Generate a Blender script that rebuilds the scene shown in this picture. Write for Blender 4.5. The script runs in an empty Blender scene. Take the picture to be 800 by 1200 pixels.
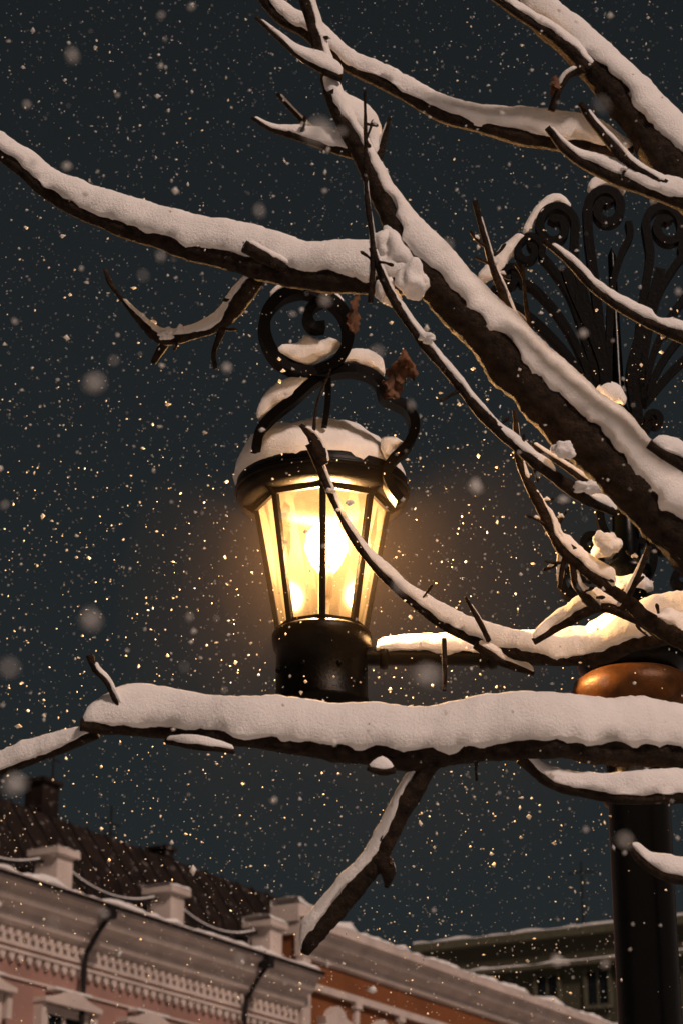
import bpy, math, random
import numpy as np
from mathutils import Vector, noise
random.seed(7); rng=np.random.default_rng(7)
PITCH=math.radians(22); F=2667.0
CAM=Vector((0,0,1.6)); FW=Vector((0,math.cos(PITCH),math.sin(PITCH))); UP=Vector((0,-math.sin(PITCH),math.cos(PITCH))); RT=Vector((1,0,0))
def P(px,py,d): return CAM+d*(FW+RT*((px-400)/F)+UP*((600-py)/F))
scene=bpy.context.scene
# ---------------- materials
def mat(name,base=(.5,.5,.5),rough=.7,metal=0,var=.25,scale=8,bump=.3,bscale=30,sss=0,spec=.5,dust=0,dscale=14,bdist=.004,dcol=(.6,.58,.56)):
    m=bpy.data.materials.new(name); m.use_nodes=True; nt=m.node_tree; b=nt.nodes['Principled BSDF']
    tc=nt.nodes.new('ShaderNodeTexCoord')
    n=nt.nodes.new('ShaderNodeTexNoise'); n.inputs['Scale'].default_value=scale; n.inputs['Detail'].default_value=6
    nt.links.new(tc.outputs['Object'],n.inputs['Vector'])
    r=nt.nodes.new('ShaderNodeValToRGB')
    r.color_ramp.elements[0].position=.3; r.color_ramp.elements[1].position=.7
    r.color_ramp.elements[0].color=(*[c*(1-var) for c in base],1); r.color_ramp.elements[1].color=(*[min(1,c*(1+var)) for c in base],1)
    nt.links.new(n.outputs['Fac'],r.inputs['Fac'])
    col=r.outputs['Color']
    if dust>0:
        n3=nt.nodes.new('ShaderNodeTexNoise'); n3.inputs['Scale'].default_value=dscale; n3.inputs['Detail'].default_value=8; n3.inputs['Roughness'].default_value=.7
        nt.links.new(tc.outputs['Object'],n3.inputs['Vector'])
        r3=nt.nodes.new('ShaderNodeValToRGB'); r3.color_ramp.elements[0].position=1-dust; r3.color_ramp.elements[1].position=min(1,1-dust+.07)
        nt.links.new(n3.outputs['Fac'],r3.inputs['Fac'])
        mx=nt.nodes.new('ShaderNodeMixRGB'); nt.links.new(r3.outputs['Color'],mx.inputs['Fac']); nt.links.new(col,mx.inputs['Color1']); mx.inputs['Color2'].default_value=(*dcol,1)
        col=mx.outputs['Color']
    nt.links.new(col,b.inputs['Base Color'])
    b.inputs['Roughness'].default_value=rough; b.inputs['Metallic'].default_value=metal
    b.inputs['Specular IOR Level'].default_value=spec
    n2=nt.nodes.new('ShaderNodeTexNoise'); n2.inputs['Scale'].default_value=bscale; n2.inputs['Detail'].default_value=8; n2.inputs['Roughness'].default_value=.65
    nt.links.new(tc.outputs['Object'],n2.inputs['Vector'])
    bp=nt.nodes.new('ShaderNodeBump'); bp.inputs['Strength'].default_value=bump; bp.inputs['Distance'].default_value=bdist
    nt.links.new(n2.outputs['Fac'],bp.inputs['Height']); nt.links.new(bp.outputs['Normal'],b.inputs['Normal'])
    return m
SNOW=mat('snow',(.88,.865,.86),.75,var=.04,scale=20,bump=.65,bscale=170,spec=.2,bdist=.006)
SNOWF=mat('roof_snow',(.78,.77,.77),.8,var=.15,scale=3,bump=.5,bscale=8,bdist=.05)
BARK=mat('bark',(.032,.021,.0145),.8,var=.65,scale=45,bump=1,bscale=85,dust=.355,dscale=42,bdist=.02,spec=.15,dcol=(.38,.35,.33))
IRON=mat('black_iron',(.0018,.0015,.0014),.34,metal=0,var=.4,scale=30,bump=.4,bscale=120,dust=.27,dscale=60,bdist=.003,spec=.12,dcol=(.25,.23,.22))
POSTM=mat('post_enamel',(.0015,.0018,.002),.25,var=.4,scale=10,bump=.25,bscale=25,bdist=.004,spec=.13,dust=.29,dscale=40,dcol=(.3,.28,.27))
STRAP=mat('wrought_iron',(.0014,.0012,.0012),.45,metal=0,var=.4,scale=30,bump=.4,bscale=90,bdist=.003,spec=.06)
LITEDGE=mat('lit_edge_bronze',(.07,.028,.008),.4,metal=.3,var=.5,scale=20,bump=.5,bscale=40,spec=.2)  # warm bronze tint stands for lamplight on the post capital's edge
LEAF=mat('dry_leaf',(.13,.055,.024),.8,var=.5,scale=40,bump=.6,bscale=60)
PINK=mat('pink_plaster',(.31,.18,.15),.9,var=.16,scale=1.2,bump=.3,bscale=12,bdist=.02)
WHITE=mat('white_plaster',(.56,.48,.44),.9,var=.18,scale=1.6,bump=.3,bscale=14,bdist=.02)
ORANGE=mat('orange_plaster',(.19,.062,.017),.9,var=.2,scale=1.1,bump=.3,bscale=12,bdist=.02)
OLIVE=mat('olive_plaster',(.062,.060,.036),.9,var=.2,scale=.6,bump=.3,bscale=6,bdist=.02)
ROOF=mat('roof_metal',(.015,.009,.007),.75,var=.5,scale=2,bump=.5,bscale=9,dust=.40,dscale=4,bdist=.03,spec=.2,dcol=(.24,.21,.2))
DARK=mat('dark_metal',(.012,.010,.010),.6,var=.3,spec=.2)
GLASSW=mat('window_glass',(.012,.014,.016),.15,var=.3)
ASPH=mat('asphalt_snowy',(.06,.06,.06),.8,var=.3,scale=3,dust=.5,dscale=2,bdist=.01)
GRND=mat('snowy_ground',(.55,.55,.55),.9,var=.1,scale=2,bump=.5,bscale=5,bdist=.03)
KERB=mat('kerb_stone',(.3,.3,.3),.9)
PAVE=mat('pavement_snow',(.55,.55,.55),.9,var=.2,scale=2)
# ---------------- helpers
class MB:
    def __init__(s): s.v=[]; s.f=[]
    def add(s,v,f):
        o=len(s.v); s.v+=[tuple(x) for x in v]; s.f+=[tuple(i+o for i in q) for q in f]
    def obj(s,name,m,parent=None,smooth=True):
        me=bpy.data.meshes.new(name); me.from_pydata(s.v,[],s.f); me.materials.append(m)
        if smooth: me.polygons.foreach_set('use_smooth',[True]*len(me.polygons))
        me.update(); o=bpy.data.objects.new(name,me); scene.collection.objects.link(o)
        if parent: o.parent=parent
        return o
def empty(name):
    e=bpy.data.objects.new(name,None); scene.collection.objects.link(e); return e
def spline(pts,step):
    arr=[np.array([*p[0],*p[1:]],float) for p in pts]
    arr=[2*arr[0]-arr[1]]+arr+[2*arr[-1]-arr[-2]]
    out=[]
    for i in range(1,len(arr)-2):
        a,b,c,d=arr[i-1:i+3]
        n=max(2,int(np.linalg.norm(c[:3]-b[:3])/step))
        for k in range(n):
            t=k/n
            out.append(.5*((2*b)+(-a+c)*t+(2*a-5*b+4*c-d)*t*t+(-a+3*b-3*c+d)*t**3))
    out.append(arr[-2]); return out
def tube(mb,sp,nr=12,rough=.12,nf=25,seed=0,cap=True,wander=0):
    n=len(sp); vs=[]
    ref=None
    for i,q in enumerate(sp):
        p=Vector(q[:3]); a=Vector(sp[max(0,i-1)][:3]); b=Vector(sp[min(n-1,i+1)][:3]); T=(b-a).normalized()
        if ref is None: ref=T.orthogonal()
        S=(ref-T*ref.dot(T)).normalized(); ref=S; U=T.cross(S)
        r=max(q[3],.0008)
        for k in range(nr):
            th=2*math.pi*k/nr; dr=S*math.cos(th)+U*math.sin(th)
            w=p+dr*r
            rr=r*(1+rough*2*(noise.noise(w*nf*.6+Vector((seed,0,0))))+rough*.8*noise.noise(w*nf*4))
            vs.append(p+dr*rr)
    fs=[]
    for i in range(n-1):
        for k in range(nr):
            k2=(k+1)%nr; fs.append((i*nr+k,i*nr+k2,(i+1)*nr+k2,(i+1)*nr+k))
    if cap: fs.append(tuple(range(nr))[::-1]); fs.append(tuple((n-1)*nr+k for k in range(nr)))
    mb.add(vs,fs)
Z=Vector((0,0,1))
def snowcap(mb,sp,seed=0,wf=1.08,nr=22,gaps=0.0,minw=.003):
    n=len(sp); 
    if n<4: return
    L=[0]
    for i in range(1,n): L.append(L[-1]+float(np.linalg.norm(sp[i][:3]-sp[i-1][:3])))
    tot=L[-1]; vs=[]
    for i,q in enumerate(sp):
        p=Vector(q[:3]); a=Vector(sp[max(0,i-4)][:3]); b=Vector(sp[min(n-1,i+4)][:3]); T=(b-a).normalized()
        S=T.cross(Z)
        if S.length<.15: S=T.cross(Vector((.3,-1,0)))
        S.normalize(); U=S.cross(T).normalized()
        if U.z<0: U=-U
        r=q[3]; h=max(q[4],0)
        e=min(1,L[i]/(h*1.3+.004),(tot-L[i])/(h*1.3+.004)); e=math.sqrt(max(0,1-(1-e)**2))
        sd=Vector((seed*3.1,0,0))
        nz=noise.noise(p*5+sd); nz2=noise.noise(p*18+sd)
        hh=h*(1+.26*nz+.07*nz2)
        if gaps>0:
            g=noise.noise(p*7+sd*2)+noise.noise(p*19+sd)*.4
            hh*=max(0,min(1,(g+1-2*gaps)*3.2))
        hh*=e
        w=max(r*wf*(1+.08*nz2),minw)*(.55+.45*e) + hh*.10
        if hh<h*.08: w=r*.5
        for k in range(nr):
            th=2*math.pi*k/nr; c,s_=math.cos(th),math.sin(th)
            if s_>=0:
                x=w*math.copysign(abs(c)**.85,c); y=r*.25+(hh+r*.70)*(s_**.8) if hh>h*.08 else r*.3*s_
            else:
                x=w*c*.95; y=r*.25-.6*r*abs(s_)*(.4+1.2*noise.noise(p*30+Vector((c,s_,seed))))
            v=p+S*x+U*y
            if abs(c)>.5 and s_<.5:
                lip=noise.noise(p*7+Vector((0,math.copysign(5,c),seed)))+.35*noise.noise(p*24+Vector((0,math.copysign(5,c),seed)))+.25*noise.noise(p*70+Vector((0,math.copysign(5,c),seed)))
                v-=U*(r*.5*max(-.7,lip))
            if s_>-.2:
                d=(S*c+U*max(0,s_)); am=min(.0055,.22*(w+hh)*.5)
                v+=d*am*(.7*noise.noise(v*25+sd)+.4*noise.noise(v*95)+.25*noise.noise(v*220))
            vs.append(v)
    fs=[]
    for i in range(n-1):
        for k in range(nr):
            k2=(k+1)%nr; fs.append((i*nr+k,i*nr+k2,(i+1)*nr+k2,(i+1)*nr+k))
    fs.append(tuple(range(nr))[::-1]); fs.append(tuple((n-1)*nr+k for k in range(nr)))
    mb.add(vs,fs)
def blob(mb,c,rx,ry,rz,seed=0,nu=28,nv=18,flat=.35,amp=.25):
    vs=[];fs=[]
    for j in range(nv+1):
        ph=math.pi*j/nv
        for i in range(nu):
            th=2*math.pi*i/nu
            d=Vector((math.sin(ph)*math.cos(th),math.sin(ph)*math.sin(th),math.cos(ph)))
            k=1+amp*1.8*noise.noise(d*1.3+Vector((seed,seed*.7,0)))+amp*.4*noise.noise(d*3+Vector((seed,1,0)))+amp*.12*noise.noise(d*9)
            z=d.z*rz*k
            if z<0: z*=flat
            vs.append(Vector(c)+Vector((d.x*rx*k,d.y*ry*k,z)))
    for j in range(nv):
        for i in range(nu):
            i2=(i+1)%nu; fs.append((j*nu+i,(j+1)*nu+i,(j+1)*nu+i2,j*nu+i2))
    mb.add(vs,fs)
def lathe(mb,cx,cy,prof,nr=32):
    vs=[];fs=[]
    for (r,z) in prof:
        for k in range(nr):
            th=2*math.pi*k/nr; vs.append((cx+r*math.cos(th),cy+r*math.sin(th),z))
    for i in range(len(prof)-1):
        for k in range(nr):
            k2=(k+1)%nr; fs.append((i*nr+k,i*nr+k2,(i+1)*nr+k2,(i+1)*nr+k))
    mb.add(vs,fs)
def band(mb,pts,hw,ht,nrm):
    n=len(pts); vs=[]
    for i in range(n):
        T=(pts[min(n-1,i+1)]-pts[max(0,i-1)]).normalized(); B=T.cross(nrm).normalized()
        t=ht
        for a,b in ((1,1),(1,-1),(-1,-1),(-1,1)): vs.append(pts[i]+nrm*hw*a+B*t*b)
    fs=[]
    for i in range(n-1):
        for k in range(4):
            k2=(k+1)%4; fs.append((i*4+k,i*4+k2,(i+1)*4+k2,(i+1)*4+k))
    fs.append((3,2,1,0)); fs.append(tuple((n-1)*4+k for k in range(4)))
    mb.add(vs,fs)
# ================= TREE
tree=empty('bare_tree')
mbB=MB(); mbS=MB(); mbL=MB(); twseed=[0]
def dm(d): return d+.5+.1*max(0,min(1,(d-5.1)/.2))
def branch(rows,snow=True,gaps=0.0,step=.008,rough=.12,nr=12,wf=1.08,spurs=0):
    twseed[0]+=1; sd=twseed[0]
    pts=[]
    for (x,y,d,r,h) in rows: d=dm(d); pts.append((P(x,y,d),r*d/F,h*d/F))
    sp=spline(pts,step)
    for i,q in enumerate(sp):
        p=Vector(q[:3]); am=min(.006,q[3]*.45)
        nv=noise.noise_vector(p*9+Vector((sd,0,0)))
        q=q.copy(); q[0]+=nv.x*am; q[2]+=nv.z*am; sp[i]=q
    tube(mbB,sp,nr=nr,rough=rough,seed=sd)
    if snow:
        cur=[]
        for q in sp:
            if q[4]>.0012: cur.append(q)
            else:
                if len(cur)>5: snowcap(mbS,cur,sd,wf=wf,gaps=gaps)
                cur=[]
        if len(cur)>5: snowcap(mbS,cur,sd,wf=wf,gaps=gaps)
    for _ in range(spurs):
        q=sp[random.randrange(4,len(sp)-4)]; p=Vector(q[:3]); r=q[3]
        dr=Vector((random.uniform(-1,1),random.uniform(-.6,.6),random.uniform(-.6,1))).normalized()
        l=random.uniform(.015,.05)+r
        m=p+dr*l*.6+Vector((random.uniform(-.004,.004),0,.003))
        e=p+dr*l+Vector((0,0,random.uniform(0,.012)))
        s2=spline([(p,r*.35+.002),(m,.0030),(e,.0042),(e+dr*.006,.0012)],.004)
        tube(mbB,s2,nr=7,rough=.25,nf=80,seed=sd)
        if random.random()<.45:
            blob(mbS,m+Vector((0,0,.004)),.008,.008,.008,seed=random.random()*50,nu=10,nv=6)
    return sp
# A left upper limb
branch([(-260,60,5.1,4,10),(-120,120,5.0,6,14),(0,178,4.9,8,14),(60,228,4.85,9,20),(130,262,4.8,10,28),(200,285,4.75,12,33),(280,308,4.7,13,36),(350,324,4.65,15,37),(430,330,4.62,16,37),(500,335,4.6,14,22)],spurs=5)
# B main diagonal
branch([(383,92,4.75,8,3),(395,125,4.7,10,6),(430,200,4.68,11,9),(465,262,4.66,14,15),(508,330,4.6,19,24),(568,398,4.6,24,29),(628,462,4.6,26,33),(692,527,4.6,28,36),(747,582,4.6,29,36),(812,642,4.6,32,34),(900,730,4.65,44,26),(1020,850,4.7,52,24),(1190,1060,4.8,70,10)],spurs=4,step=.01,nr=18,rough=.12,wf=1.15)
# C top limb
branch([(270,-60,4.95,6,9),(318,10,4.9,7,12),(365,42,4.85,8,14),(400,72,4.8,8,12),(450,98,4.75,8,14),(510,132,4.7,8,17),(570,150,4.68,9,22),(630,163,4.65,10,32),(690,176,4.62,11,30),(740,184,4.6,12,8)],spurs=3)
branch([(335,-60,4.8,7,4),(358,0,4.8,7,6),(372,50,4.78,8,6),(386,95,4.75,9,4)],spurs=1)
# D top right limb
branch([(470,-130,5,7,10),(590,-15,4.8,9,14),(640,32,4.7,13,20),(700,88,4.62,17,24),(750,150,4.58,20,26),(800,212,4.55,24,26),(880,300,4.6,34,22),(1000,460,4.7,44,14),(1170,760,4.8,60,0)],step=.01,nr=16,wf=1.15)
branch([(540,-30,4.6,5,8),(600,12,4.6,6,9),(655,48,4.6,8,9),(690,82,4.6,9,2)],spurs=1)
# J
branch([(640,150,4.5,4,2),(668,182,4.5,6,8),(710,205,4.5,8,16),(760,224,4.5,9,18),(830,250,4.5,12,14),(900,300,4.5,14,2)],spurs=1)
branch([(680,120,4.5,4,0),(700,150,4.5,5,4),(735,190,4.5,6,4),(790,225,4.5,8,0)],spurs=1)
branch([(645,130,4.5,3,0),(652,112,4.5,5,0),(664,90,4.5,4,3),(684,80,4.5,7,0)],rough=.4)
# E
branch([(295,138,4.7,2.5,2),(318,152,4.7,3.5,5),(350,160,4.7,5,12),(385,172,4.7,6,20),(425,182,4.7,7,14),(440,190,4.7,7,2)],spurs=2)
branch([(300,20,4.7,2.5,0),(345,62,4.7,3,12),(372,80,4.7,4,20),(400,92,4.7,5,12)],spurs=0)
branch([(388,108,4.7,7,8),(405,135,4.7,7,24),(425,160,4.7,6,24),(442,185,4.7,5,6),(452,155,4.7,3,3),(456,138,4.7,2,0)])
branch([(325,110,4.75,2.5,2),(345,132,4.75,3,2),(372,160,4.75,4,2)])
# F twig left
branch([(124,315,4.9,2.5,0),(132,335,4.9,3,0),(160,370,4.85,4,2),(188,397,4.82,7,6),(225,392,4.8,5,9),(258,380,4.78,7,12),(282,350,4.75,9,10),(300,326,4.72,10,5)],spurs=7,rough=.25)
branch([(180,425,4.85,3,0),(190,408,4.84,4,2),(200,395,4.83,5,4)],rough=.25)
branch([(254,432,4.78,3,0),(252,412,4.78,4,0),(262,384,4.78,5,2)],rough=.25)
branch([(286,288,4.6,7,4),(310,300,4.62,7,6),(345,318,4.65,8,2)],rough=.2)
# G
branch([(427,105,4.5,1.8,0),(428,160,4.5,2.4,0),(430,230,4.5,2.8,1),(437,290,4.5,3.5,2),(433,355,4.5,3,0)],spurs=4,rough=.2)
branch([(436,290,4.5,4,1),(455,340,4.5,5,4),(490,395,4.5,5,7),(535,450,4.5,6,5),(580,500,4.5,6,4),(630,545,4.5,7,10),(680,580,4.5,7,16),(722,602,4.5,4,3)],gaps=.35,spurs=6,rough=.2)
# H
branch([(556,235,4.7,3,0),(570,290,4.7,4,2),(590,345,4.7,5,2),(612,395,4.7,5,3),(625,420,4.6,5,0)],spurs=5,rough=.2)
branch([(612,310,4.8,2,0),(616,360,4.8,2.5,0),(632,430,4.7,3,0)],spurs=1)
branch([(602,480,5.0,3,0),(608,540,5.0,5,3),(632,590,5,6,5),(655,640,5,7,14),(690,672,5,7,16),(735,705,5,8,18),(790,745,5.1,11,20),(900,800,5.0,18,10)],spurs=9,gaps=.3,rough=.2)
branch([(622,520,5.0,3,2),(680,560,5.0,4,4),(735,600,5,5,5),(800,660,5,8,5)],spurs=3)
branch([(655,690,5,3,0),(660,660,5,4,6),(672,640,5,5,9)],spurs=2)
branch([(760,640,5,3,0),(745,680,5,4,3),(726,715,5,5,3)],spurs=2)
branch([(640,600,5,3,0),(650,622,5,4,4),(668,655,5,4,4),(676,690,5,5,8),(700,712,5.1,6,8)],spurs=4,rough=.3)
# I
branch([(636,282,4.5,4,0),(665,305,4.5,5,5),(705,345,4.5,6,8),(760,378,4.5,7,10),(830,412,4.5,9,10),(980,500,4.6,15,6)],spurs=3,gaps=.25)
branch([(640,425,4.7,4,3),(690,480,4.7,5,5),(750,520,4.7,6,7),(800,560,4.7,7,7)],spurs=2,gaps=.3)
branch([(760,520,4.4,6,18),(800,545,4.4,8,20),(880,590,4.4,12,10)])
# K
branch([(362,520,5.58,5,2),(378,555,5.58,5,3),(396,598,5.58,4,3),(420,640,5.56,5,5),(452,678,5.55,5.5,9),(490,712,5.52,6,13),(530,738,5.48,7,15),(580,758,5.42,8,17),(640,771,5.35,9,17),(700,768,5.3,10,24),(750,752,5.25,11,34),(805,742,5.2,13,36),(900,745,5.1,20,24),(1040,800,5,28,14),(1190,960,4.8,40,0)],spurs=6)
branch([(352,498,5.56,3,0),(368,520,5.56,7,6),(380,545,5.56,6,2)],rough=.35)
branch([(368,505,5.56,2,0),(372,470,5.56,1.6,0),(388,432,5.56,1.4,0)])
branch([(556,755,5.4,5,4),(590,775,5.4,6,10),(625,790,5.4,3,4)])
branch([(625,752,5.2,4,4),(655,735,5.2,6,14),(700,712,5.15,8,16),(740,722,5.15,8,10),(775,745,5.15,8,3)])
branch([(520,810,5.4,2,0),(521,780,5.42,3,0),(520,748,5.45,3,0)])
branch([(545,700,5.3,2,0),(560,725,5.35,3,2),(572,750,5.4,3,2)])
# L lower big limb
branch([(96,848,4.35,8,24),(130,852,4.35,9,42),(200,856,4.35,10,46),(280,864,4.3,11,41),(350,874,4.3,13,41),(420,880,4.3,15,43),(490,884,4.3,18,43),(560,878,4.3,16,47),(640,874,4.3,17,49),(720,878,4.35,19,49),(800,884,4.4,21,45),(900,905,4.45,30,40),(1020,960,4.6,38,24),(1190,1150,4.8,60,0)],spurs=3,step=.01,nr=18,wf=1.2,rough=.14)
branch([(104,768,4.35,5,0),(112,785,4.35,4,2),(128,802,4.35,4,2),(150,850,4.35,5,0)],rough=.3)
branch([(-200,960,4.5,4,10),(-60,925,4.45,4,16),(0,905,4.4,5,20),(60,882,4.38,6,20),(112,858,4.36,7,8)],wf=1.2)
branch([(195,868,4.3,4,2),(230,874,4.25,5,8),(275,880,4.25,4,2)])
branch([(430,900,4.25,4,2),(447,904,4.25,6,12),(463,902,4.25,4,2)])
branch([(505,892,4.3,12,2),(482,930,4.3,11,8),(458,975,4.3,10,10),(430,1022,4.3,11,11),(395,1065,4.3,12,12),(368,1095,4.3,11,11),(358,1118,4.3,5,2)],wf=1.05,rough=.18)
branch([(440,1000,4.3,7,2),(455,1018,4.3,8,2),(452,1040,4.3,3,0)],rough=.4)
branch([(608,888,4.3,8,2),(640,912,4.3,7,10),(690,930,4.3,8,16),(750,938,4.3,8,22),(820,930,4.35,10,20),(940,930,4.45,16,10)])
branch([(738,988,4.3,4,8),(755,1010,4.3,6,12),(785,1026,4.3,7,20),(840,1030,4.35,9,16),(960,1010,4.5,18,5)])
trp=P(1200,1000,5.3); trx,trY=trp.x,trp.y
tr=[(Vector((trx+.03,trY+.02,-.05)),.19),(Vector((trx,trY,.5)),.14),(Vector((trx-.03,trY,1.6)),.125),(Vector((trx,trY,2.4)),.12),(Vector((trx+.04,trY,3.2)),.10),(Vector((trx+.15,trY+.1,4.2)),.07),(Vector((trx+.1,trY+.2,5.4)),.045),(Vector((trx+.2,trY+.25,6.6)),.015)]
tube(mbB,spline(tr,.03),nr=20,rough=.08,nf=12)
for k in range(9):
    z0=random.uniform(2.6,5.2); az=random.uniform(-1.2,1.6); l=random.uniform(1.2,2.2)
    p0=Vector((trx+.06,trY+.06,z0)); d=Vector((math.cos(az),math.sin(az),.35))
    rows=[]
    for j in range(7):
        t=j/6; rows.append((p0+d*l*t+Vector((random.uniform(-.05,.05),random.uniform(-.05,.05),.25*t*t)),.035*(1-t)+.004,.03*(1-.5*t)))
    sp=spline(rows,.02); tube(mbB,sp,nr=8); snowcap(mbS,sp,k+60,nr=10)
for (x,y,d,rx,rz,s) in [(468,305,4.62,22,38,1),(456,345,4.56,13,20,2),(484,330,4.55,16,26,3),(450,288,4.62,13,20,13),(500,397,4.45,9,7,4),(660,528,4.47,13,12,5),(688,572,4.47,14,9,6),(712,640,5,14,16,7),(410,590,5.56,4,4,8),(388,575,5.56,5,4,9),(195,392,4.8,9,7,11),(212,388,4.8,6,6,12)]:
    d=dm(d); k=d/F; blob(mbS,P(x,y,d),rx*k,rx*k*.8,rz*k,seed=s*7.3,amp=.38,flat=.7)
tb=mbB.obj('trunk_and_branches',BARK,tree); ts=mbS.obj('branch_snow',SNOW,tree)
def leaf(c,l,w,ax,curl):
    ax=ax.normalized(); sd=ax.cross(Vector((.2,-1,.1))).normalized(); nn=ax.cross(sd)
    n=12; vs=[];fs=[]; ph=random.uniform(0,6)
    for i in range(n):
        t=i/(n-1); ww=w*math.sin(math.pi*min(1,t*.93+.05))**.8*(1+.3*math.sin(t*17+ph))
        for j in (-1,-.5,0,.5,1):
            vs.append(c+ax*l*t+sd*(ww*j+.25*w*math.sin(t*5+ph))+nn*(curl*l*(t*t)+abs(j)*ww*.7+.2*w*math.sin(t*13+j*5+ph)))
    for i in range(n-1):
        for j in range(4): a=i*5+j; fs.append((a,a+1,a+6,a+5))
    mbL.add(vs,fs)
for (x,y,d,n,sz) in [(420,375,4.5,3,.06),(415,362,4.5,2,.04),(468,440,4.55,4,.095),(478,425,4.55,3,.075),(462,465,4.55,2,.05),(655,100,4.5,3,.05),(650,112,4.5,2,.035),(452,1012,4.3,2,.04)]:
    for _ in range(n):
        leaf(P(x+random.uniform(-5,5),y-12+random.uniform(-6,6),dm(d)),sz*random.uniform(.7,1),sz*.2,Vector((random.uniform(-.45,.45),random.uniform(-.3,.3),-1)),random.uniform(-.4,.4))
mbL.obj('dry_leaves',LEAF,tree)
# ================= STREET LAMP
lamp=empty('street_lamp')
DL=6.5; k=DL/F; kz=k/math.cos(PITCH)
base=P(377,745,DL); cx,cy=base.x,base.y; zb=base.z
def LZ(py): return zb+(745-py)*kz*1.0
m=MB()
zt=LZ(592)
lathe(m,cx,cy,[(0,zb-.30),(.03,zb-.30),(.045,zb-.26),(.10,zb-.235),(.137,zb-.215),(.137,zb-.20),(.13,zb-.19),(.130,zb-.05),(.137,zb-.045),(.142,zb-.02),(.142,zb+.0),(.132,zb+.008),(.11,zb+.008),(0,zb+.006)],40)
for a in range(8):
    th=2*math.pi*(a+.5)/8; p=Vector((cx+.131*math.cos(th),cy+.131*math.sin(th),zb-.12))
    blob(m,p,.009,.009,.009,nu=8,nv=6,flat=1,amp=0)
RT_,RB_=.197,.124
lathe(m,cx,cy,[(.18,zt-.006),(.205,zt-.010),(.232,zt-.004),(.244,zt+.006),(.250,zt+.02),(.250,zt+.068),(.240,zt+.076),(.232,zt+.072),(.20,zt+.09),(.12,zt+.14),(.05,zt+.175),(0,zt+.18)],56)
lathe(m,cx,cy,[(.252,zt+.03),(.256,zt+.034),(.256,zt+.042),(.252,zt+.046)],56)
lathe(m,cx,cy,[(.19,zt-.012),(.19,zt+.03),(.12,zt+.05),(0,zt+.055)],32)
m.obj('lantern_frame',IRON,lamp)
m=MB()
ang0=-math.pi/2+math.radians(1)
for a in range(8):
    th=ang0+2*math.pi*a/8; d=Vector((math.cos(th),math.sin(th),0))
    pb=Vector((cx,cy,zb))+d*RB_; pt=Vector((cx,cy,zt+.01))+d*RT_
    nrm=Vector((-d.y,d.x,0))
    band(m,[pb+(pt-pb)*t for t in (0,.33,.66,1)],.0095,.006,nrm)
    tube(m,spline([(pt-Z*.03,.007),(pt+d*.026-Z*.012,.007),(pt+d*.045+Z*.012,.006)],.008),nr=6,rough=0)
for rr,zz in ((RB_+.003,zb+.015),(RT_-.002,zt-.016)):
    pts=[Vector((cx+rr*math.cos(ang0+2*math.pi*a/8),cy+rr*math.sin(ang0+2*math.pi*a/8),zz)) for a in range(9)]
    for a in range(8): band(m,[pts[a],pts[a+1]],.006,.005,Z)
m.obj('lantern_bars',STRAP,lamp,smooth=False)
g=bpy.data.materials.new('frosted_lamp_glass'); g.use_nodes=True; nt=g.node_tree; nt.nodes.clear()
out=nt.nodes.new('ShaderNodeOutputMaterial'); tr_=nt.nodes.new('ShaderNodeBsdfTransparent'); tl=nt.nodes.new('ShaderNodeBsdfTranslucent'); df=nt.nodes.new('ShaderNodeBsdfDiffuse'); gl=nt.nodes.new('ShaderNodeBsdfGlossy')
tr_.inputs[0].default_value=(1,.95,.86,1); tl.inputs[0].default_value=(1,.92,.70,1); df.inputs[0].default_value=(1,.88,.62,1); gl.inputs['Roughness'].default_value=.15
tc=nt.nodes.new('ShaderNodeTexCoord'); mp=nt.nodes.new('ShaderNodeMapping'); mp.inputs['Scale'].default_value=(26,26,3.2); mp.inputs['Rotation'].default_value=(.14,.12,0); nz=nt.nodes.new('ShaderNodeTexVoronoi'); nz.inputs['Scale'].default_value=1
nt.links.new(tc.outputs['Object'],mp.inputs[0]); nt.links.new(mp.outputs[0],nz.inputs['Vector'])
mr=nt.nodes.new('ShaderNodeMapRange'); mr.inputs['From Min'].default_value=.0; mr.inputs['From Max'].default_value=1; mr.inputs['To Min'].default_value=.0022; mr.inputs['To Max'].default_value=.0135
sc_=nt.nodes.new('ShaderNodeSeparateXYZ'); nt.links.new(nz.outputs['Color'],sc_.inputs[0]); nt.links.new(sc_.outputs[0],mr.inputs['Value'])
mm=nt.nodes.new('ShaderNodeMixShader'); mm.inputs[0].default_value=.3; nt.links.new(tl.outputs[0],mm.inputs[1]); nt.links.new(df.outputs[0],mm.inputs[2])
m1=nt.nodes.new('ShaderNodeMixShader'); nt.links.new(mr.outputs[0],m1.inputs[0]); nt.links.new(tr_.outputs[0],m1.inputs[1]); nt.links.new(mm.outputs[0],m1.inputs[2])
m2=nt.nodes.new('ShaderNodeMixShader'); m2.inputs[0].default_value=.006; nt.links.new(m1.outputs[0],m2.inputs[1]); nt.links.new(gl.outputs[0],m2.inputs[2]); nt.links.new(m2.outputs[0],out.inputs[0])
m=MB()
for a in range(8):
    q=[]
    for (rr,zz) in ((RB_-.008,zb+.01),(RT_-.010,zt)):
        for b in (a,a+1):
            th=ang0+2*math.pi*b/8; q.append((cx+rr*math.cos(th),cy+rr*math.sin(th),zz))
    m.add([q[0],q[1],q[3],q[2]],[(0,1,2,3)])
m.obj('lantern_glass',g,lamp,smooth=False)
bz=zb+(745-645)*kz; bx=cx+.012
m=MB(); lathe(m,bx,cy,[(0,bz-.15),(.018,bz-.145),(.022,bz-.06),(.02,bz-.05)],20); lathe(m,bx,cy,[(.008,zb),(.008,bz-.14)],10)
m.obj('bulb_socket',mat('socket_ceramic',(.3,.25,.2),.5),lamp)
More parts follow.
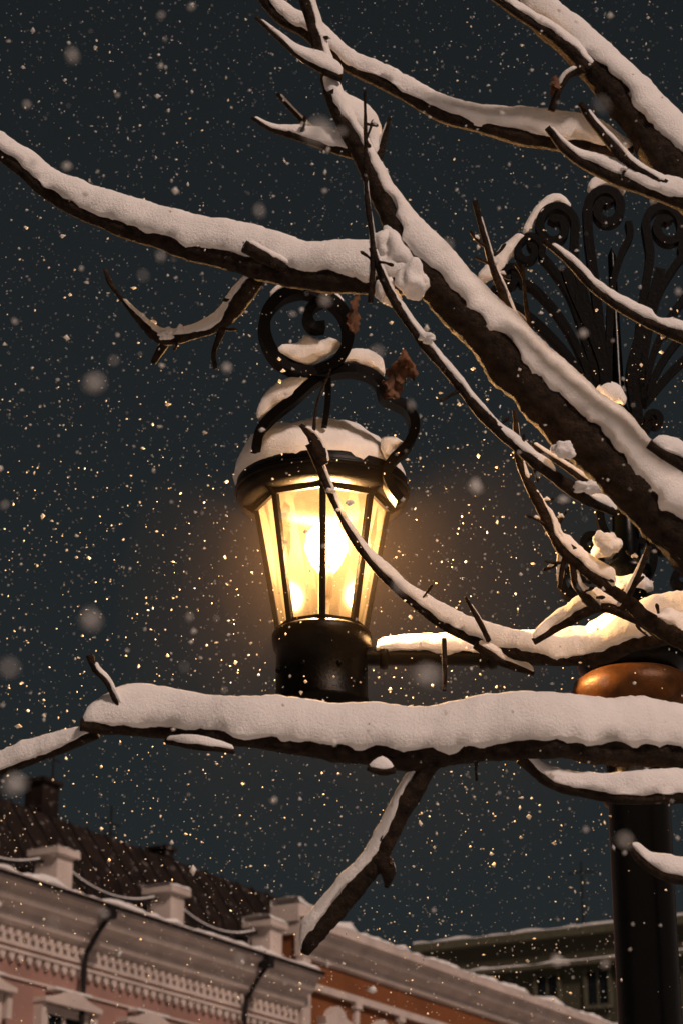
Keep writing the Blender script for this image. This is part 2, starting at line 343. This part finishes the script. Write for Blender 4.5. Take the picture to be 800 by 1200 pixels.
gb=bpy.data.materials.new('bulb_glass'); gb.use_nodes=True; nt=gb.node_tree; nt.nodes.clear(); out=nt.nodes.new('ShaderNodeOutputMaterial'); t1=nt.nodes.new('ShaderNodeBsdfTransparent'); t2=nt.nodes.new('ShaderNodeBsdfTranslucent'); t2.inputs[0].default_value=(1,.95,.8,1); mm=nt.nodes.new('ShaderNodeMixShader'); mm.inputs[0].default_value=.06
nt.links.new(t1.outputs[0],mm.inputs[1]); nt.links.new(t2.outputs[0],mm.inputs[2]); nt.links.new(mm.outputs[0],out.inputs[0])
m=MB(); lathe(m,bx,cy,[(.02,bz-.075),(.042,bz-.045),(.062,bz+.0),(.057,bz+.045),(.034,bz+.075),(0,bz+.086)],24); m.obj('bulb',gb,lamp)
ld=bpy.data.lights.new('lamp_light','POINT'); ld.energy=360; ld.color=(1,.54,.21); ld.shadow_soft_size=.046
lo=bpy.data.objects.new('lamp_light',ld); lo.location=(bx,cy,bz); scene.collection.objects.link(lo); lo.parent=lamp
lsnow=MB()
vs=[];fs=[];nr=64;prof=[(1.03,.058),(1.08,.085),(1.06,.115),(.97,.150),(.84,.180),(.66,.205),(.44,.222),(.22,.23),(.02,.232)]
for j,(r,z) in enumerate(prof):
    for i in range(nr):
        th=2*math.pi*i/nr; c,s=math.cos(th),math.sin(th)
        n1=noise.noise(Vector((c*1.3,s*1.3,j*.2))); n2=noise.noise(Vector((c*5,s*5,j*.7))); n3=noise.noise(Vector((c*11,s*11,j*1.4)))
        edge=(1 if j<3 else .4)
        rr=.236*r*(1+.05*n1+(.035*n2+.02*n3)*edge); zz=zt+z+(.03*n1+.014*n2+.006*n3)*(1 if j>1 else .8)-(0.035*max(0,noise.noise(Vector((c*3.3,s*3.3,9)))+.1) if j<2 else 0)
        vs.append((cx+rr*c,cy+rr*s,zz))
for j in range(len(prof)-1):
    for i in range(nr):
        i2=(i+1)%nr; fs.append((j*nr+i,j*nr+i2,(j+1)*nr+i2,(j+1)*nr+i))
lsnow.add(vs,fs)
m=MB(); NRM=Vector((.12,-1,0)).normalized()
def strap(pxs,d,hw=.017,ht=.008,step=.006,dd=0):
    sp=spline([(P(x,y,d+dd),) for x,y in pxs],step); pts=[Vector(q[:3]) for q in sp]
    band(m,pts,hw,ht,NRM); return pts
def cap_on(pxs,d,h,w,seed):
    rows=[(P(x,y,d),w*d/F,hh*d/F) for (x,y),hh in zip(pxs,h)]
    snowcap(lsnow,spline(rows,.006),seed,nr=14)
s1=[(300,528),(304,508),(318,490),(345,468),(366,450),(388,438),(412,435),(434,441),(446,452),(450,466),(462,472),(478,482),(485,502),(476,524),(460,540),(452,556),(458,574),(468,588)]
strap(s1,DL,hw=.024,ht=.0135)
s2=[(384,440),(352,436),(325,422),(311,396),(312,370),(328,350),(352,342),(368,345),(392,357),(406,378),(406,405),(394,426),(370,438)]
strap(s2,DL,hw=.024,ht=.016)
s3=[(407,384),(402,366),(386,354),(369,358),(360,371),(366,384),(380,384)]
strap(s3,DL,hw=.022,ht=.013)
strap([(384,440),(384,470),(380,500)],DL,hw=.01,ht=.008)
m.obj('lantern_scrolls',STRAP,lamp,smooth=False)
cap_on([(322,412),(342,424),(362,426),(384,416),(397,400)],DL,[4,20,28,24,4],9,31)
cap_on([(360,344),(378,346),(400,360)],DL,[3,9,3],6,32)
cap_on([(318,350),(332,341),(345,338)],DL,[2,5,1],5,38)
cap_on([(306,496),(324,480),(346,464),(366,446)],DL,[4,16,18,3],8,33)
cap_on([(390,430),(412,426),(434,432),(446,444)],DL,[3,9,12,2],8,34)
cap_on([(452,538),(462,530),(474,520)],DL,[8,22,6],9,35)
# post
DP=6.2; kp=DP/F
pc=P(755,1075,DP); qx,qy=pc.x,pc.y
def PZ(py):
    lo_,hi=0,9
    for _ in range(40):
        mid=(lo_+hi)/2; v=Vector((qx,qy,mid))-CAM; y=600-F*v.dot(UP)/v.dot(FW)
        if y>py: lo_=mid
        else: hi=mid
    return lo_
zc=PZ(800)
m=MB(); R=.086
lathe(m,qx,qy,[(0,-.02),(.24,-.02),(.24,.12),(.21,.14),(.20,.75),(.22,.78),(.22,.84),(.15,.90),(.125,1.0),(.12,1.05),(R+.012,1.1),(R,1.15),(R,zc-.36),(R+.012,zc-.35),(R+.012,zc-.33),(R,zc-.32),(R,zc-.16),(R+.02,zc-.14),(R+.02,zc-.10),(R,zc-.08),(R,zc-.02),(R+.05,zc+.02),(.155,zc+.04),(.16,zc+.075),(.13,zc+.10),(.075,zc+.14),(.055,zc+.2),(.05,zc+.30),(.07,zc+.32),(.07,zc+.345),(.042,zc+.37),(.034,zc+.6),(.03,PZ(520)),(.05,PZ(515)),(.055,PZ(500)),(.03,PZ(485)),(.018,PZ(470)),(.012,PZ(300)),(.0,PZ(290))],40)
m.obj('post',POSTM,lamp)
m=MB(); lathe(m,qx,qy,[(.088,zc-.13),(.13,zc-.115),(.165,zc-.08),(.176,zc-.04),(.168,zc-.005),(.14,zc+.015)],40); m.obj('lit_edge_collar',LITEDGE,lamp)  # added collar ring, coloured like the capital's lamp-lit edge
za=P(430,772,DL).z; m=MB()
A=Vector((cx,cy,za)); Bp=Vector((qx,qy,za)); dirA=(Bp-A).normalized(); LA=(Bp-A).length
tube(m,spline([(A+dirA*t*LA,.028) for t in (0,.25,.5,.75,1)],.03),nr=14,rough=0)
for t in (.2,.52,.55,.9): 
    tube(m,spline([(A+dirA*(t*LA-.012),.036),(A+dirA*(t*LA),.040),(A+dirA*(t*LA+.012),.036)],.006),nr=14,rough=0)
def AP(u,py): return Vector((qx,qy,PZ(py)))-dirA*u
m.obj('arm',IRON,lamp)
sp=spline([(A+dirA*t*LA,.030,h) for t,h in ((.17,.02),(.3,.035),(.45,.04),(.6,.05),(.75,.055),(.9,.05),(1,.03))],.01); snowcap(lsnow,sp,41,wf=1.3)
mo=MB(); ON=dirA.cross(Z).normalized()
def curl(cxp,cyp,r0,turns,start,sgn):
    out=[]; n=int(18*turns)
    for i in range(n+1):
        t=i/n; a=start+sgn*2*math.pi*turns*t; r=r0*(1-.72*t); out.append((cxp+r*math.cos(a),cyp-r*math.sin(a)))
    return out
axp=lambda py: 400+355*(6000+py)/7075
def ornament(pts,hw=.018,ht=.0105,mirror=True):
    for sg in ((1,-1) if mirror else (1,)):
        P3=[AP(sg*(axp(y)-x)*kp,y) for x,y in pts]
        sp=[Vector(q[:3]) for q in spline([(p,) for p in P3],.012)]
        band(mo,sp,hw,ht,ON)
ornament([(703,475),(694,410),(680,350),(667,305),(667,280)]+curl(641,268,27,1.35,0.1,1),ht=.013)
ornament([(700,475),(684,410),(662,350),(636,314),(624,302)]+curl(606,296,19,1.25,.1,1),ht=.0105)
ornament([(698,475),(674,415),(645,370),(612,338),(598,334)]+curl(583,328,15,1.2,.1,1),ht=.0105)
ornament([(696,475),(664,425),(628,388),(595,364),(582,358)]+curl(566,352,13,1.2,.1,1),ht=.0105)
ornament([(694,475),(655,438),(618,410),(585,390)]+curl(570,382,12,1.2,.1,1),ht=.0105)
ornament([(706,475),(701,400),(694,340),(686,285),(684,255)]+curl(709,247,25,1.35,math.pi-.1,-1),ht=.014,mirror=False)
ornament([(711,475),(712,400),(716,340),(728,300),(740,278),(738,262)],ht=.010,mirror=False)
ornament([(705,540),(704,490),(706,440),(690,395),(668,350),(655,318)],hw=.022,ht=.016)
ornament([(718,700),(700,705),(676,700)]+curl(668,682,19,1.2,-.9,-1)[0:],ht=.011)
ornament([(716,640),(704,620),(700,600),(706,580),(716,560)],ht=.011)
ornament([(720,690),(704,668),(700,645),(704,628)]+curl(688,640,13,1.1,.4,1),ht=.010)
ornament([(716,520),(700,512),(690,500)]+curl(682,494,10,1.1,.2,1),ht=.010)
mo.obj('crest_scrollwork',STRAP,lamp,smooth=False)
def osnow(pts,w,seed):
    rows=[(AP((axp(y)-x)*kp,y),w*kp,h*kp) for x,y,h in pts]; snowcap(lsnow,spline(rows,.006),seed,nr=12)
osnow([(604,276,2),(614,262,6),(628,247,9),(644,238,10),(660,246,2)],6,51)
osnow([(540,330,2),(556,328,12),(572,318,14),(588,296,12),(602,278,3)],8,52)
osnow([(552,372,2),(568,365,8),(590,368,6),(610,380,2)],6,53)
osnow([(690,228,2),(700,219,9),(716,217,9),(732,228,2)],7,54)
osnow([(690,480,2),(700,478,22),(716,476,26),(730,482,3)],12,55)
osnow([(770,240,2),(786,232,9),(802,232,9),(815,245,2)],7,56)
osnow([(690,660,2),(705,656,22),(722,654,24),(735,660,4)],11,57)
blob(lsnow,(qx,qy-.06,zc+.12),.13,.11,.09,seed=4)
blob(lsnow,(qx,qy,PZ(690)),.07,.06,.06,seed=14)
lsnow.obj('lamp_snow',SNOW,lamp)
# ================= BUILDINGS
az=math.radians(30); AD=Vector((math.sin(az),math.cos(az),0)); ND=Vector((math.cos(az),-math.sin(az),0))
ray=(P(0,1030,1)-CAM); t=8.4/ray.z; O=CAM+ray*t; O.z=0
class BF:
    def __init__(s,O,A,N): s.O,s.A,s.N=O,A,N; s.m={}
    def pt(s,a,o,z): return s.O+s.A*a+s.N*o+Z*z
    def get(s,k):
        if k not in s.m: s.m[k]=MB()
        return s.m[k]
    def box(s,key,a0,a1,o0,o1,z0,z1):
        v=[s.pt(a,o,z) for z in (z0,z1) for o in (o0,o1) for a in (a0,a1)]
        s.get(key).add(v,[(0,1,3,2),(4,6,7,5),(0,4,5,1),(2,3,7,6),(0,2,6,4),(1,5,7,3)])
    def poly(s,key,pts2,o0,o1):
        n=len(pts2); v=[s.pt(a,o0,z) for a,z in pts2]+[s.pt(a,o1,z) for a,z in pts2]
        s.get(key).add(v,[tuple(range(n)),tuple(range(n,2*n))[::-1]]+[(i,(i+1)%n,n+(i+1)%n,n+i) for i in range(n)])
    def prism(s,key,pts2,a0,a1):
        n=len(pts2); v=[s.pt(a0,o,z) for o,z in pts2]+[s.pt(a1,o,z) for o,z in pts2]
        s.get(key).add(v,[tuple(range(n)),tuple(range(n,2*n))[::-1]]+[(i,(i+1)%n,n+(i+1)%n,n+i) for i in range(n)])
    def pipe(s,key,pts,r): tube(s.get(key),spline([(s.pt(*p),r) for p in pts],.15),nr=10,rough=0)
    def ridge(s,key,a0,a1,o0,o1,z,h,seed=0,step=.12):
        n=int((a1-a0)/step)+1; vs=[]
        for i in range(n+1):
            a=a0+(a1-a0)*i/n
            hh=h*(.55+.9*max(-.5,noise.noise(Vector((a*.9,seed,0))))+.5*noise.noise(Vector((a*3.1,seed,3)))); hh=max(.01,hh)
            dd=.05*noise.noise(Vector((a*2.2,seed,7)))
            for o,zz in ((o0,0),(o0,hh*.8),((o0+o1)/2,hh*1.1),(o1+dd-.05,hh*.85),(o1+dd,hh*.2),(o1+dd-.02,-.0)): vs.append(s.pt(a,o,z+zz+.003))
        fs=[]
        for i in range(n):
            for k in range(5): fs.append((i*6+k,(i+1)*6+k,(i+1)*6+k+1,i*6+k+1))
        s.get(key).add(vs,fs)
    def fin(s,name,mats):
        e=empty(name)
        for kx,mb in s.m.items(): mb.obj(kx,mats[kx],e,smooth=False)
        return e
b=BF(O,AD,ND); S0,S1=-16,9.3
b.box('walls',S0,S1,-9,0,0,9.3)
b.prism('cornice',[(0,8.98),(.06,8.98),(.06,9.25),(.2,9.32),(.26,9.5),(.42,9.58),(.5,9.76),(.62,9.82),(.62,9.96),(-1,9.96),(-1,9.3),(0,9.3)],S0,S1+.1)
b.ridge('roof_snow',S0,S1+.1,-.65,.60,9.96,.16,1)
b.prism('gutter',[(.625,9.88),(.68,9.88),(.68,9.93),(.625,9.93)],S0,S1+.1)
s=S0+.1
while s<S1: b.box('dentils',s,s+.10,.062,.13,9.12,9.22); s+=.22
s=S0+.2
while s<S1-.2:
    b.poly('frieze_arcade',[(s,8.78),(s+.07,8.71),(s+.14,8.78),(s+.14,8.86),(s,8.86)],.003,.07); s+=.24
b.box('string_course',S0,S1,.003,.09,8.863,8.92)
b.box('string_course_2',S0,S1,.003,.04,8.45,8.49)
sw=[-14.6+2.35*i for i in range(11)]
for c in sw:
    if c>S1-.8: break
    for (z0,z1) in ((5.9,8.02),(2.2,4.6)):
        b.box('window_glass',c-.5,c+.5,.004,.02,z0,z1)
        b.box('window_frames',c-.62,c-.5,.003,.10,z0-.1,z1); b.box('window_frames',c+.5,c+.62,.003,.10,z0-.1,z1)
        b.box('window_frames',c-.62,c+.62,.003,.12,z1,z1+.12); b.box('window_frames',c-.7,c+.7,.003,.22,z0-.22,z0-.1)
        b.box('window_frames',c-.03,c+.03,.021,.06,z0,z1); b.box('window_frames',c-.5,c-.03,.021,.055,z1-.7,z1-.64); b.box('window_frames',c+.03,c+.5,.021,.055,z1-.7,z1-.64)
    b.poly('hoods',[(c-.8,8.16),(c+.8,8.16),(c+.8,8.24),(c+.45,8.30),(c+.25,8.38),(c,8.42),(c-.25,8.38),(c-.45,8.30),(c-.8,8.24)],.003,.26)
    b.box('hoods',c-.78,c-.66,.003,.18,7.75,8.157); b.box('hoods',c+.66,c+.78,.003,.18,7.75,8.157)
    b.box('hood_snow',c-.5,c+.5,.05,.24,8.40,8.44)
for c in (-7.35,-.35,8.9): b.box('pilasters',c-.22,c+.22,.003,.035,0,8.44)
for c in (2.2,7.3):
    b.pipe('downpipes',[(c,.66,9.86),(c,.62,9.7),(c,.45,9.5),(c,.25,9.2),(c,.17,8.9),(c,.16,7),(c,.16,.5)],.045)
    b.box('downpipes',c-.1,c+.1,.5,.74,9.68,9.86)
for i in range(-5,3):
    c=1.75+3.45*i
    b.box('parapet_posts',c-.22,c+.22,-.5,0,10.0,10.74); b.box('parapet_posts',c-.32,c+.32,-.58,.08,10.74,10.85); b.box('parapet_posts',c-.27,c+.27,-.54,.04,10.0,10.18)
    b.ridge('roof_snow',c-.32,c+.32,-.58,.08,10.85,.15,i,step=.06)
    if i<2:
        c2=c+3.45
        for zz,sag in ((10.62,.22),(10.25,.08)):
            b.pipe('railing',[(c+.3+(c2-c-.6)*u,-.25,zz-sag*(1-(2*u-1)**2)) for u in (0,.15,.3,.5,.7,.85,1)],.03)
        b.pipe('railing_snow',[(c+.4+(c2-c-.8)*u,-.25,10.65-.22*(1-(2*u-1)**2)) for u in (0,.15,.3,.5,.7,.85,1)],.018)
        u=.08
        while u<1:
            b.box('railing',c+.3+(c2-c-.6)*u-.012,c+.3+(c2-c-.6)*u+.012,-.262,-.238,10.06,10.6-.22*(1-(2*u-1)**2)); u+=.084
b.prism('roof',[(-.7,10.06),(-.9,10.9),(-1.7,12.35),(-5,12.7),(-9,9.3),(-1.1,9.97)],S0,1.0)
b.prism('roof',[(-.7,10.06),(-.9,10.9),(-1.7,12.05),(-5,12.4),(-9,9.3),(-1.1,9.97)],1.01,12.2)
for i in range(48):
    a=S0+.3+i*.58
    if 1.3<a<12: b.prism('roof_seams',[(-.68,10.1),(-.88,10.92),(-1.7,12.10),(-1.7,12.04),(-.9,10.88),(-.71,10.06)],a,a+.04)
for (a,o,w,z0,z1) in ((1.9,-2.3,.32,11.9,12.9),(-4,-2.6,.6,11.5,13.4),(3.6,-2.0,.5,11.5,12.7),(7.8,-2.2,.3,11.5,12.35)):
    b.box('chimneys',a-w/2,a+w/2,o-.2,o+.2,z0,z1); b.box('chimneys',a-w/2-.05,a+w/2+.05,o-.26,o+.26,z1+.002,z1+.07)
for (a,h) in ((3.9,1.9),(2.4,1.2),(5.8,.9)):
    b.pipe('antenna',[(a,-2.0,11.6),(a,-2.0,12.3),(a,-2,11.9+h)],.02)
    b.box('antenna',a-.3,a+.3,-2.01,-1.99,11.85+h-.3,11.85+h-.28); b.box('antenna',a-.2,a+.2,-2.01,-1.99,11.85+h-.5,11.85+h-.48)
b.fin('pink_building',dict(walls=PINK,cornice=WHITE,roof_snow=SNOWF,gutter=DARK,dentils=WHITE,frieze_arcade=WHITE,string_course=WHITE,string_course_2=WHITE,window_glass=GLASSW,window_frames=WHITE,hoods=WHITE,hood_snow=SNOWF,pilasters=WHITE,downpipes=DARK,parapet_posts=WHITE,railing=DARK,railing_snow=SNOWF,roof=ROOF,roof_seams=DARK,chimneys=ROOF,antenna=DARK))
b=BF(O,AD,ND); S0,S1=9.42,46
b.box('walls',S0,S1,-9,0,0,10.75)
b.prism('cornice',[(0,10.3),(.08,10.34),(.12,10.5),(.3,10.6),(.42,10.78),(.5,10.82),(.5,10.98),(-.6,10.98),(-.6,10.76),(0,10.76)],S0-.06,S1)
b.ridge('roof_snow',S0-.06,S1,-.6,.49,10.98,.18,5)
b.prism('roof',[(-.62,10.9),(-.62,11.1),(-4,11.9),(-9,10.7)],S0+2.5,S1)
b.box('string_course',S0,S1,.003,.12,9.72,9.86)
b.box('edge_pier',S0,S0+.3,.003,.16,0,10.29)
b.box('edge_pier',S0-.1,S0+.55,-.55,.1,11.0,11.35); b.ridge('roof_snow',S0-.1,S0+.55,-.55,.1,11.35,.14,8,step=.06)
c=S0+1.35
while c<S1-1:
    b.poly('ornament_hoods',[(c-.62,8.95),(c-.50,9.1),(c-.55,9.25),(c-.3,9.30),(c-.22,9.42),(c,9.52),(c+.22,9.42),(c+.3,9.30),(c+.55,9.25),(c+.50,9.1),(c+.62,8.95)],.003,.2)
    b.box('window_frames',c-.6,c-.45,.003,.12,6.2,8.94); b.box('window_frames',c+.45,c+.6,.003,.12,6.2,8.94); b.box('window_frames',c-.45,c+.45,.003,.12,8.7,8.94)
    b.box('window_glass',c-.44,c+.44,.004,.03,6.3,8.69); b.box('window_frames',c-.025,c+.025,.031,.06,6.3,8.69)
    b.box('pilasters',c+.85,c+1.0,.003,.09,0,9.6)
    b.box('pilasters',c+.8,c+1.05,.003,.13,9.6,9.715)
    c+=1.85
b.fin('orange_building',dict(walls=ORANGE,cornice=WHITE,roof_snow=SNOWF,roof=ROOF,string_course=WHITE,edge_pier=WHITE,ornament_hoods=WHITE,window_frames=WHITE,window_glass=GLASSW,pilasters=WHITE))
az3=math.radians(119); A3=Vector((math.sin(az3),math.cos(az3),0)); N3=Vector((-.485,-.875,0))
p3=CAM+(P(495,1108,1)-CAM)*95; H3=p3.z; O3=Vector((p3.x,p3.y,0))
b=BF(O3,A3,N3)
b.box('walls',0,34,-12,0,0,H3-.3)
b.box('parapet',-.3,34.3,-.5,.35,H3-.298,H3); b.ridge('roof_snow',-.3,34.3,-.5,.35,H3,.2,2,step=.4)
b.box('ledge',0,34,.003,.35,H3-1.5,H3-1.35); b.ridge('ledge_snow',0,34,.01,.36,H3-1.35,.16,4,step=.4)
for i in range(15):
    c=1.2+i*2.2
    for zz in (H3-3.1,H3-6.4,H3-9.7,H3-13):
        b.box('window_glass',c-.45,c+.45,.003,.03,zz,zz+1.3); b.box('window_frames',c-.04,c+.04,.031,.05,zz,zz+1.3); b.box('window_frames',c-.6,c+.6,.003,.15,zz-.15,zz-.004); b.box('window_frames',c-.6,c-.45,.003,.1,zz,zz+1.45); b.box('window_frames',c+.45,c+.6,.003,.1,zz,zz+1.45)
    b.ridge('ledge_snow',c-.6,c+.6,.01,.15,H3-3.25,.1,i)
b.box('roof_box',2,3.2,-4,-3,H3-.6,H3+.8); b.box('roof_box',15,18,-6,-4,H3-.6,H3+1)
for a,h in ((6,3.5),(12,2.5),(9.5,1.6)):
    b.pipe('antenna',[(a,-3,H3-.5),(a,-3,H3+h*.5),(a,-3,H3+h)],.04); b.box('antenna',a-.6,a+.6,-3.02,-2.98,H3+h-.5,H3+h-.45)
OL2=mat('olive_trim',(.10,.096,.06),.9)
b.fin('olive_building',dict(walls=OLIVE,parapet=OL2,roof_snow=SNOWF,ledge=OL2,ledge_snow=SNOWF,window_glass=GLASSW,window_frames=OL2,roof_box=ROOF,antenna=DARK))
# ================= GROUND
def sheet(name,pts,z,mt):
    m=MB(); m.add([(x,y,z) for x,y in pts],[tuple(range(len(pts)))]); return m.obj(name,mt,smooth=False)
sheet('ground',[(-600,-600),(600,-600),(600,600),(-600,600)],0,GRND)
def quad(o0,o1,s0=-80,s1=120): return [tuple((O+AD*s_+ND*o_)[:2]) for s_,o_ in ((s0,o0),(s1,o0),(s1,o1),(s0,o1))]
sheet('road',quad(5,17)[::-1],.004,ASPH)
bb=BF(O,AD,ND); bb.box('pavement',-80,120,.8,4.85,0,.12); bb.m['pavement'].obj('pavement',PAVE,smooth=False)
bb.box('kerb',-80,120,4.85,5.0,0,.125); bb.m['kerb'].obj('kerb',KERB,smooth=False)
# ================= FALLING SNOW
N=43000
d=13.5*rng.random(N)**(1/2.4)+1.6
u=(rng.random(N)-.5)*.56; v=(rng.random(N)-.5)*.74
C=np.stack([d*u, d*math.cos(PITCH)-d*v*math.sin(PITCH), 1.6+d*math.sin(PITCH)+d*v*math.cos(PITCH)],1)
N2=1500; e=rng.normal(size=(N2,3))*np.array([.7,.7,.6])+np.array([cx+.2,cy-.1,bz])
C=np.concatenate([C,e])
r=rng.lognormal(math.log(.0021),.5,len(C)); r=np.clip(r,.0009,.0065)
N3_=80; d=.95+1.6*rng.random(N3_); u=(rng.random(N3_)-.5)*.42; v=(rng.random(N3_)-.5)*.55
C3=np.stack([d*u, d*math.cos(PITCH)-d*v*math.sin(PITCH), 1.6+d*math.sin(PITCH)+d*v*math.cos(PITCH)],1)
C=np.concatenate([C,C3]); r=np.concatenate([r,rng.uniform(.0022,.005,N3_)])
lc=np.array([cx,cy,bz]); keep=(C[:,2]>.1)&(np.linalg.norm(C-lc,axis=1)>.36); C=C[keep]; r=r[keep]; N=len(C)
oc=np.array([[1,0,0],[-1,0,0],[0,1,0],[0,-1,0],[0,0,1],[0,0,-1]],float)
st=rng.uniform(.6,1.3,(N,1,3)); jit=rng.normal(size=(N,6,3))*.22
V=(C[:,None,:]+(oc[None]+jit)*st*r[:,None,None]).reshape(-1,3)
ft=np.array([[0,2,4],[2,1,4],[1,3,4],[3,0,4],[2,0,5],[1,2,5],[3,1,5],[0,3,5]])
Fc=(ft[None]+6*np.arange(N)[:,None,None]).reshape(-1,3)
me=bpy.data.meshes.new('flakes'); me.vertices.add(len(V)); me.vertices.foreach_set('co',V.ravel())
me.loops.add(Fc.size); me.loops.foreach_set('vertex_index',Fc.ravel().astype(np.int32)); me.polygons.add(len(Fc)); me.polygons.foreach_set('loop_start',np.arange(0,Fc.size,3,dtype=np.int32)); me.polygons.foreach_set('use_smooth',np.ones(len(Fc),bool)); me.update(calc_edges=True)
fm=bpy.data.materials.new('snowflake'); fm.use_nodes=True; nt=fm.node_tree; nt.nodes.clear(); out=nt.nodes.new('ShaderNodeOutputMaterial'); a_=nt.nodes.new('ShaderNodeBsdfDiffuse'); b_=nt.nodes.new('ShaderNodeBsdfTranslucent'); a_.inputs[0].default_value=(.86,.86,.86,1); b_.inputs[0].default_value=(.86,.86,.86,1); ms=nt.nodes.new('ShaderNodeMixShader'); ms.inputs[0].default_value=.35
nt.links.new(a_.outputs[0],ms.inputs[1]); nt.links.new(b_.outputs[0],ms.inputs[2]); nt.links.new(ms.outputs[0],out.inputs[0])
me.materials.append(fm); fs_=empty('falling_snow'); fo=bpy.data.objects.new('flakes',me); scene.collection.objects.link(fo); fo.parent=fs_
vm=bpy.data.materials.new('snow_mist'); vm.use_nodes=True; nt=vm.node_tree; nt.nodes.clear(); out=nt.nodes.new('ShaderNodeOutputMaterial'); vs_=nt.nodes.new('ShaderNodeVolumeScatter'); vs_.inputs['Anisotropy'].default_value=.2; vs_.inputs['Color'].default_value=(1,.82,.66,1); vs_.inputs['Density'].default_value=.0034
nt.links.new(vs_.outputs[0],out.inputs['Volume'])
for i,(rr,ox,oy) in enumerate(((.36,.05,.1),(.58,.14,.32),(.85,.2,.5))):  # snow haze kept round the lantern, shaped to give its halo and bloom
    m=MB(); blob(m,(0,0,0),rr,rr,rr,nu=32,nv=20,flat=1,amp=0); mo_=m.obj('mist_%d'%(i+1),vm,fs_); mo_.location=(cx+ox,cy+oy,bz-.03)
# ================= LIGHT / WORLD / CAMERA
toglow=Vector((.42,-.62,.70)).normalized()
sl=bpy.data.lights.new('street_glow','SUN'); sl.energy=2.2; sl.angle=math.radians(8); sl.color=(1,.74,.61)  # unseen lamp added for the general glow of street lights
so=bpy.data.objects.new('street_glow',sl); so.rotation_euler=toglow.to_track_quat('Z','Y').to_euler(); scene.collection.objects.link(so)
w=bpy.data.worlds.new('World'); scene.world=w; w.use_nodes=True; nt=w.node_tree; bg=nt.nodes['Background']
sky=nt.nodes.new('ShaderNodeTexSky'); sky.sky_type='NISHITA'; sky.sun_disc=False; sky.sun_elevation=math.radians(2); sky.sun_rotation=math.radians(150)
bg.inputs['Strength'].default_value=.0003; nt.links.new(sky.outputs[0],bg.inputs['Color'])
bg2=nt.nodes.new('ShaderNodeBackground'); geo=nt.nodes.new('ShaderNodeTexCoord'); sx=nt.nodes.new('ShaderNodeSeparateXYZ'); nt.links.new(geo.outputs['Generated'],sx.inputs[0])
rp=nt.nodes.new('ShaderNodeValToRGB'); rp.color_ramp.elements[0].position=.1; rp.color_ramp.elements[0].color=(.0175,.0220,.0240,1); rp.color_ramp.elements[1].position=.6; rp.color_ramp.elements[1].color=(.0105,.0132,.0145,1)
nt.links.new(sx.outputs['Z'],rp.inputs['Fac']); nt.links.new(rp.outputs[0],bg2.inputs['Color'])
ad=nt.nodes.new('ShaderNodeAddShader'); nt.links.new(bg.outputs[0],ad.inputs[0]); nt.links.new(bg2.outputs[0],ad.inputs[1]); nt.links.new(ad.outputs[0],nt.nodes['World Output'].inputs['Surface'])
cd=bpy.data.cameras.new('camera'); cam=bpy.data.objects.new('camera',cd); scene.collection.objects.link(cam); scene.camera=cam
cam.location=CAM; cam.rotation_euler=(math.pi/2+PITCH,0,0); cd.sensor_fit='VERTICAL'; cd.sensor_height=36; cd.sensor_width=24; cd.lens=F/1200*36; cd.clip_end=3000; cd.clip_start=.05
cd.dof.use_dof=True; cd.dof.focus_distance=6.0; cd.dof.aperture_fstop=7.5
scene.view_settings.view_transform='Standard'; scene.view_settings.look='None'; scene.view_settings.exposure=0
